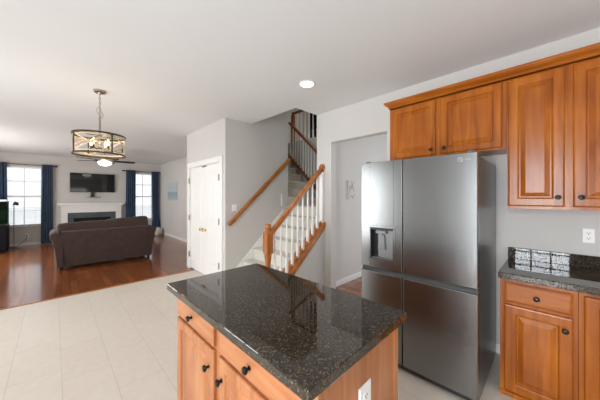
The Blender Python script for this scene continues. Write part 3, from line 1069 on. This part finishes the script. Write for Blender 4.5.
# fireplace
fp = thing('fireplace', 'white fireplace with dark slate surround and mantel shelf', 'fireplace', (.945, YF - .1, 0))
m = MB()
PX0, PX1 = .155, 1.735
y0 = YF - .20
m.box(PX0, PX0 + .16, y0, YF - .001, 0, 1.16, .004).box(PX1 - .16, PX1, y0, YF - .001, 0, 1.16, .004)
m.box(PX0 + .16, PX1 - .16, y0, YF - .001, .955, 1.16)
m.box(PX0 - .01, PX0 + .17, y0 - .012, y0, 0, .14, .004).box(PX1 - .17, PX1 + .01, y0 - .012, y0, 0, .14, .004)
m.box(PX0 + .012, PX1 - .012, y0 - .010, y0 + .001, 1.00, 1.02, .003)
m.build('surround', 'trim', fp)
m = MB()
m.prism_y([(PX0 - .01, 1.16), (PX1 + .01, 1.16), (PX1 + .05, 1.215), (PX0 - .05, 1.215)], y0 - .04, YF - .001)
m.box(PX0 - .09, PX1 + .09, y0 - .10, YF - .001, 1.215, 1.268, .005)
m.build('mantel_shelf', 'trim', fp)
m = MB()
m.box(PX0 + .16, .455, y0 + .03, YF - .001, 0, .955).box(1.435, PX1 - .16, y0 + .03, YF - .001, 0, .955).box(.455, 1.435, y0 + .03, YF - .001, .775, .955)
m.build('slate_facing', 'slate', fp)
m = MB()
m.box(.455, 1.435, YF - .02, YF - .001, 0, .775).box(.455, .475, y0 + .05, YF - .02, 0, .775).box(1.415, 1.435, y0 + .05, YF - .02, 0, .775)
m.box(.475, 1.415, y0 + .05, YF - .02, .755, .775)
m.build('firebox', 'soot', fp)
m = MB(); m.box(PX0 - .02, PX1 + .02, y0 - .40, y0 - .013, 0, .025, .004); m.build('hearth', 'slate', fp)

# curtains and rods
def rod(label, x0, x1):
    r = thing('curtain_rod', label, 'curtain rod', ((x0 + x1) / 2, YF - .09, 2.44), 'curtain rods in the living room')
    MB().tube([(x0, YF - .09, 2.44), (x1, YF - .09, 2.44)], .011, 10).build('pole', 'iron', r, True)
    for x, s in ((x0, -1), (x1, 1)):
        MB().lathe([(.011, 0), (.022, .006), (.024, .03), (.014, .045), (.024, .055), (.030, .075), (.018, .10), (0, .105)], (x, YF - .09, 2.44), (s, 0, 0), 14).build('finial', 'iron', r, True)
        MB().tube([(x - s * .03, YF - .09, 2.43), (x - s * .03, YF - .001, 2.43)], .008, 8).build('bracket', 'iron', r, True)


rod('dark curtain rod over the window left of the fireplace', -1.40, -.02)
rod('dark curtain rod over the window right of the fireplace', 1.88, 2.965)


def curtain(label, xt0, xt1, xb0, xb1, folds, bulge=None):
    m = MB()
    nv = 14
    def g(u, v):
        z = 2.475 - v * 2.45
        x0 = xt0 + (xb0 - xt0) * v; x1 = xt1 + (xb1 - xt1) * v
        x = x0 + (x1 - x0) * u
        if bulge:
            x += bulge * math.exp(-((v - .9) / .10) ** 2) * (u - .3)
        y = YF - .09 + (.026 + .010 * v) * math.sin(u * folds * 2 * PI + .5 * math.sin(v * 3)) + .006 * math.sin(u * 31 + v * 5)
        return (x, y, z)
    m.grid(g, folds * 10, nv)
    o = m.build('curtain', 'navy', None, True, 80)
    so = o.modifiers.new('thick', 'SOLIDIFY'); so.thickness = .004
    tag(o, label, 'curtain', 'navy curtains in the living room')


curtain('navy curtain at the right of the left living room window', -.27, -.03, -.29, -.02, 5)
curtain('navy curtain partly behind the fish tank, at the picture edge', -1.38, -.97, -1.38, -.95, 6)
curtain('navy curtain between the fireplace and the right living room window', 1.90, 2.20, 1.88, 2.20, 5)
curtain('navy curtain in the far corner above the pale vase', 2.73, 2.98, 2.77, 3.0, 5, .10)


def blind(label, W):
    xa, xb, za, zb = W
    r = thing('window_blind', label, 'blind', ((xa + xb) / 2, YF + .03, zb), 'blinds in the living room windows')
    MB().box(xa + .008, xb - .008, YF + .008, YF + .042, zb - .05, zb - .003).build('head_rail', 'slat', r)
    m = MB(); n = 34
    for k in range(n):
        z = zb - .07 - k * (zb - za - .11) / (n - 1)
        m.prism_x([(YF + .010, z - .004), (YF + .042, z + .0045), (YF + .042, z + .0065), (YF + .010, z - .002)], xa + .012, xb - .012)
    m.build('slats', 'slat', r)
    MB().box(xa + .010, xb - .010, YF + .012, YF + .038, za + .012, za + .030).build('bottom_rail', 'slat', r)
    for x in (xa + .15, xb - .15):
        MB().tube([(x, YF + .011, za + .03), (x, YF + .011, zb - .05)], .0018, 5).build('ladder_cord', 'slat', r)


blind('white slatted blind in the window left of the fireplace', W1)
blind('white slatted blind in the window right of the fireplace', W2)

# sofa, seen from behind
sf = thing('sofa', 'brown fabric sofa with its back to the kitchen', 'sofa', (.85, 7.3, 0))
SY = 6.80
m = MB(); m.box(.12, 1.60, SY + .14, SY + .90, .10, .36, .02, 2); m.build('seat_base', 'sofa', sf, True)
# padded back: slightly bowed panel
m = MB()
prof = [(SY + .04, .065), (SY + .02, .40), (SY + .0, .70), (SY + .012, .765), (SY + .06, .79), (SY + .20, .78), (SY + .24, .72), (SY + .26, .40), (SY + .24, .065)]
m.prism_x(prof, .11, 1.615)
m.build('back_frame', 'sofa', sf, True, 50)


def cushion(mb, cxx, cyy, czz, w, d, h, tiltx=0.0, roll=0.0, p=3.2, seg=28):
    """puffed rounded box"""
    R = Matrix.Rotation(tiltx, 3, 'X') @ Matrix.Rotation(roll, 3, 'Y')
    def g(u, v):
        th_, ph = (u * 2 - 1) * PI, (v - .5) * PI
        sg = lambda a, e: math.copysign(abs(a) ** e, a)
        e1, e2 = 2 / p, 2 / p
        x = sg(math.cos(ph), e1) * sg(math.cos(th_), e2) * w / 2
        y = sg(math.cos(ph), e1) * sg(math.sin(th_), e2) * d / 2
        z = sg(math.sin(ph), e1) * h / 2
        q = R @ Vector((x, y, z))
        return (cxx + q.x, cyy + q.y, czz + q.z)
    mb.grid(g, seg, seg // 2)
    bmesh.ops.remove_doubles(mb.bm, verts=mb.bm.verts[:], dist=.0005)


for (cc, zz, rl) in ((.465, .72, -.035), (1.235, .765, -.06)):
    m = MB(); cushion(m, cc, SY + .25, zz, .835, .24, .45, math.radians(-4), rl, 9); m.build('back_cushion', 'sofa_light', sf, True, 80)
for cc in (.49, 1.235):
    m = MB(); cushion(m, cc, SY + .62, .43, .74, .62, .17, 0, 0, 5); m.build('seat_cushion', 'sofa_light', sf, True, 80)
for s, xin in ((-1, .125), (1, 1.60)):
    # flared, rolled arm: section in X-Z swept front to back
    sec = [(0, .07), (.085, .07), (.10, .25), (.125, .45), (.155, .60), (.185, .67), (.190, .715), (.165, .75), (.115, .765), (.055, .75), (.02, .70), (0, .62)]
    m = MB()
    rings = []
    for yy, sc_ in ((SY - .0, .94), (SY + .015, 1.0), (SY + .5, 1.0), (SY + .88, 1.0), (SY + .90, .94)):
        rings.append([m.bm.verts.new((xin + s * (a * sc_), yy, (z - .4) * (sc_ if sc_ == 1 else .97) + .4)) for a, z in sec])
    n = len(sec)
    for A, B in zip(rings, rings[1:]):
        for k in range(n):
            m.bm.faces.new((A[k], A[(k + 1) % n], B[(k + 1) % n], B[k]))
    m.bm.faces.new(rings[0]); m.bm.faces.new(list(reversed(rings[-1])))
    m.build('arm', 'sofa', sf, True, 50)
for x in (.10, 1.625):
    for y in (SY + .07, SY + .82):
        MB().lathe([(.026, 0), (.030, .01), (.042, .10)], (x, y, 0), seg=14).build('foot', 'sofa_foot', sf, True)

# canvas on the right hand living room wall
cv = MB().box(3.022, 3.049, 9.12, 10.08, 1.35, 2.00, .003)
tag(cv.build('canvas_picture', 'canvas'), 'pale blue seascape canvas on the living room side wall', 'picture')

# pale vase in the corner
m = MB().lathe([(.0, 0), (.085, 0), (.12, .05), (.145, .13), (.135, .20), (.10, .25), (.075, .27), (.082, .30), (.070, .30), (.062, .27), (0, .26)], (2.84, 10.62, 0), seg=26, cap=False)
tag(m.build('vase', 'ceramic', None, True), 'pale round vase on the floor below the corner curtain', 'vase')

# fish tank on its stand
st = thing('aquarium_stand', 'black stand below the fish tank at the left picture edge', 'stand', (-1.25, 10.3, 0))
m = MB(); m.box(-1.62, -.87, 10.05, 10.50, .06, .73, .005).box(-1.60, -.89, 10.07, 10.48, 0, .06); m.build('cabinet', 'blackwood', st)
MB().box(-1.60, -1.25, 10.035, 10.05, .09, .70, .003).build('door', 'blackwood', st)
MB().box(-1.24, -.89, 10.035, 10.05, .09, .70, .003).build('door', 'blackwood', st)
aq = thing('aquarium', 'fish tank glowing green on the black stand', 'aquarium', (-1.25, 10.3, .73))
m = MB()
m.box(-1.61, -.88, 10.06, 10.066, .75, 1.33).box(-1.61, -.88, 10.484, 10.49, .75, 1.33).box(-1.61, -1.604, 10.066, 10.484, .75, 1.33).box(-.886, -.88, 10.066, 10.484, .75, 1.33)
m.build('tank', 'tank_glass', aq)
MB().box(-1.615, -.875, 10.055, 10.495, .73, .75).build('bottom_rim', 'black_gloss', aq)
MB().box(-1.615, -.875, 10.055, 10.495, 1.33, 1.36).build('lid', 'black_gloss', aq)
MB().box(-1.55, -.90, 10.12, 10.28, 1.36, 1.395, .004).build('lamp_bar', 'fish_light', aq)
MB().box(-1.60, -.89, 10.47, 10.482, .755, 1.32).build('back_sheet', 'black_gloss', aq)
m = MB()
for k in range(16):
    x = -1.55 + k * .042; y = 10.15 + random.random() * .28; h = .18 + random.random() * .33
    for s in range(3):
        dx = (random.random() - .5) * .09
        m.tube([(x, y, .755), (x + dx * .4, y, .755 + h * .5), (x + dx, y + .02, .755 + h)], [.008, .014, .003], 5)
m.build('water_plants', 'plant', aq)

# slim reading lamp beside the tank
rl = thing('floor_lamp', 'slim pale floor lamp with small black head before the window', 'lamp', (-.80, 10.56, 0))
MB().lathe([(.11, 0), (.11, .015), (.02, .025), (.008, .04)], (-.80, 10.62, 0), seg=20).build('base', 'hinge', rl, True)
MB().tube([(-.80, 10.62, .03), (-.80, 10.62, 1.25), (-.79, 10.62, 1.33), (-.77, 10.62, 1.35)], .009, 8).build('pole', 'hinge', rl, True)
MB().lathe([(.018, .02), (.045, .0), (.06, -.06), (.055, -.07)], (-.755, 10.62, 1.31), (.25, 0, 1), 16).build('lamp_head', 'black_gloss', rl, True)

ow = outlet('white outlet with a black plug below the left living room window', (-.58, YF - .001, .30), (0, -1, 0), .08, .12)
m = MB().box(-.60, -.565, YF - .045, YF - .008, .285, .32, .006)
m.tube([(-.58, YF - .045, .29), (-.60, YF - .06, .20), (-.68, YF - .05, .10), (-.80, YF - .06, .02), (-.95, YF - .12, .012)], .006, 6)
tag(m.build('power_cord', 'black_gloss', None, True), 'black cord plugged in under the left living room window', 'cord')

# small wire wall hanging in the hall
wh = thing('wall_hanging', 'small pale wall hanging with dark sketch marks beside the fridge', 'wall decor', (3.68, 2.46, 1.59))
MB().box(3.57, 3.80, 2.452, 2.469, 1.425, 1.76, .002).build('board', 'wall', wh)
m = MB()
m.box(3.575, 3.60, 2.448, 2.453, 1.43, 1.755)
for a in ([(3.61, 1.52), (3.66, 1.60), (3.64, 1.66), (3.70, 1.62), (3.72, 1.70), (3.77, 1.58)], [(3.62, 1.45), (3.68, 1.50), (3.74, 1.45), (3.78, 1.52)], [(3.67, 1.74), (3.72, 1.71), (3.78, 1.73)]):
    m.tube([(x, 2.450, z) for x, z in a], .0035, 6)
m.build('sketch_marks', 'grey_plastic', wh)
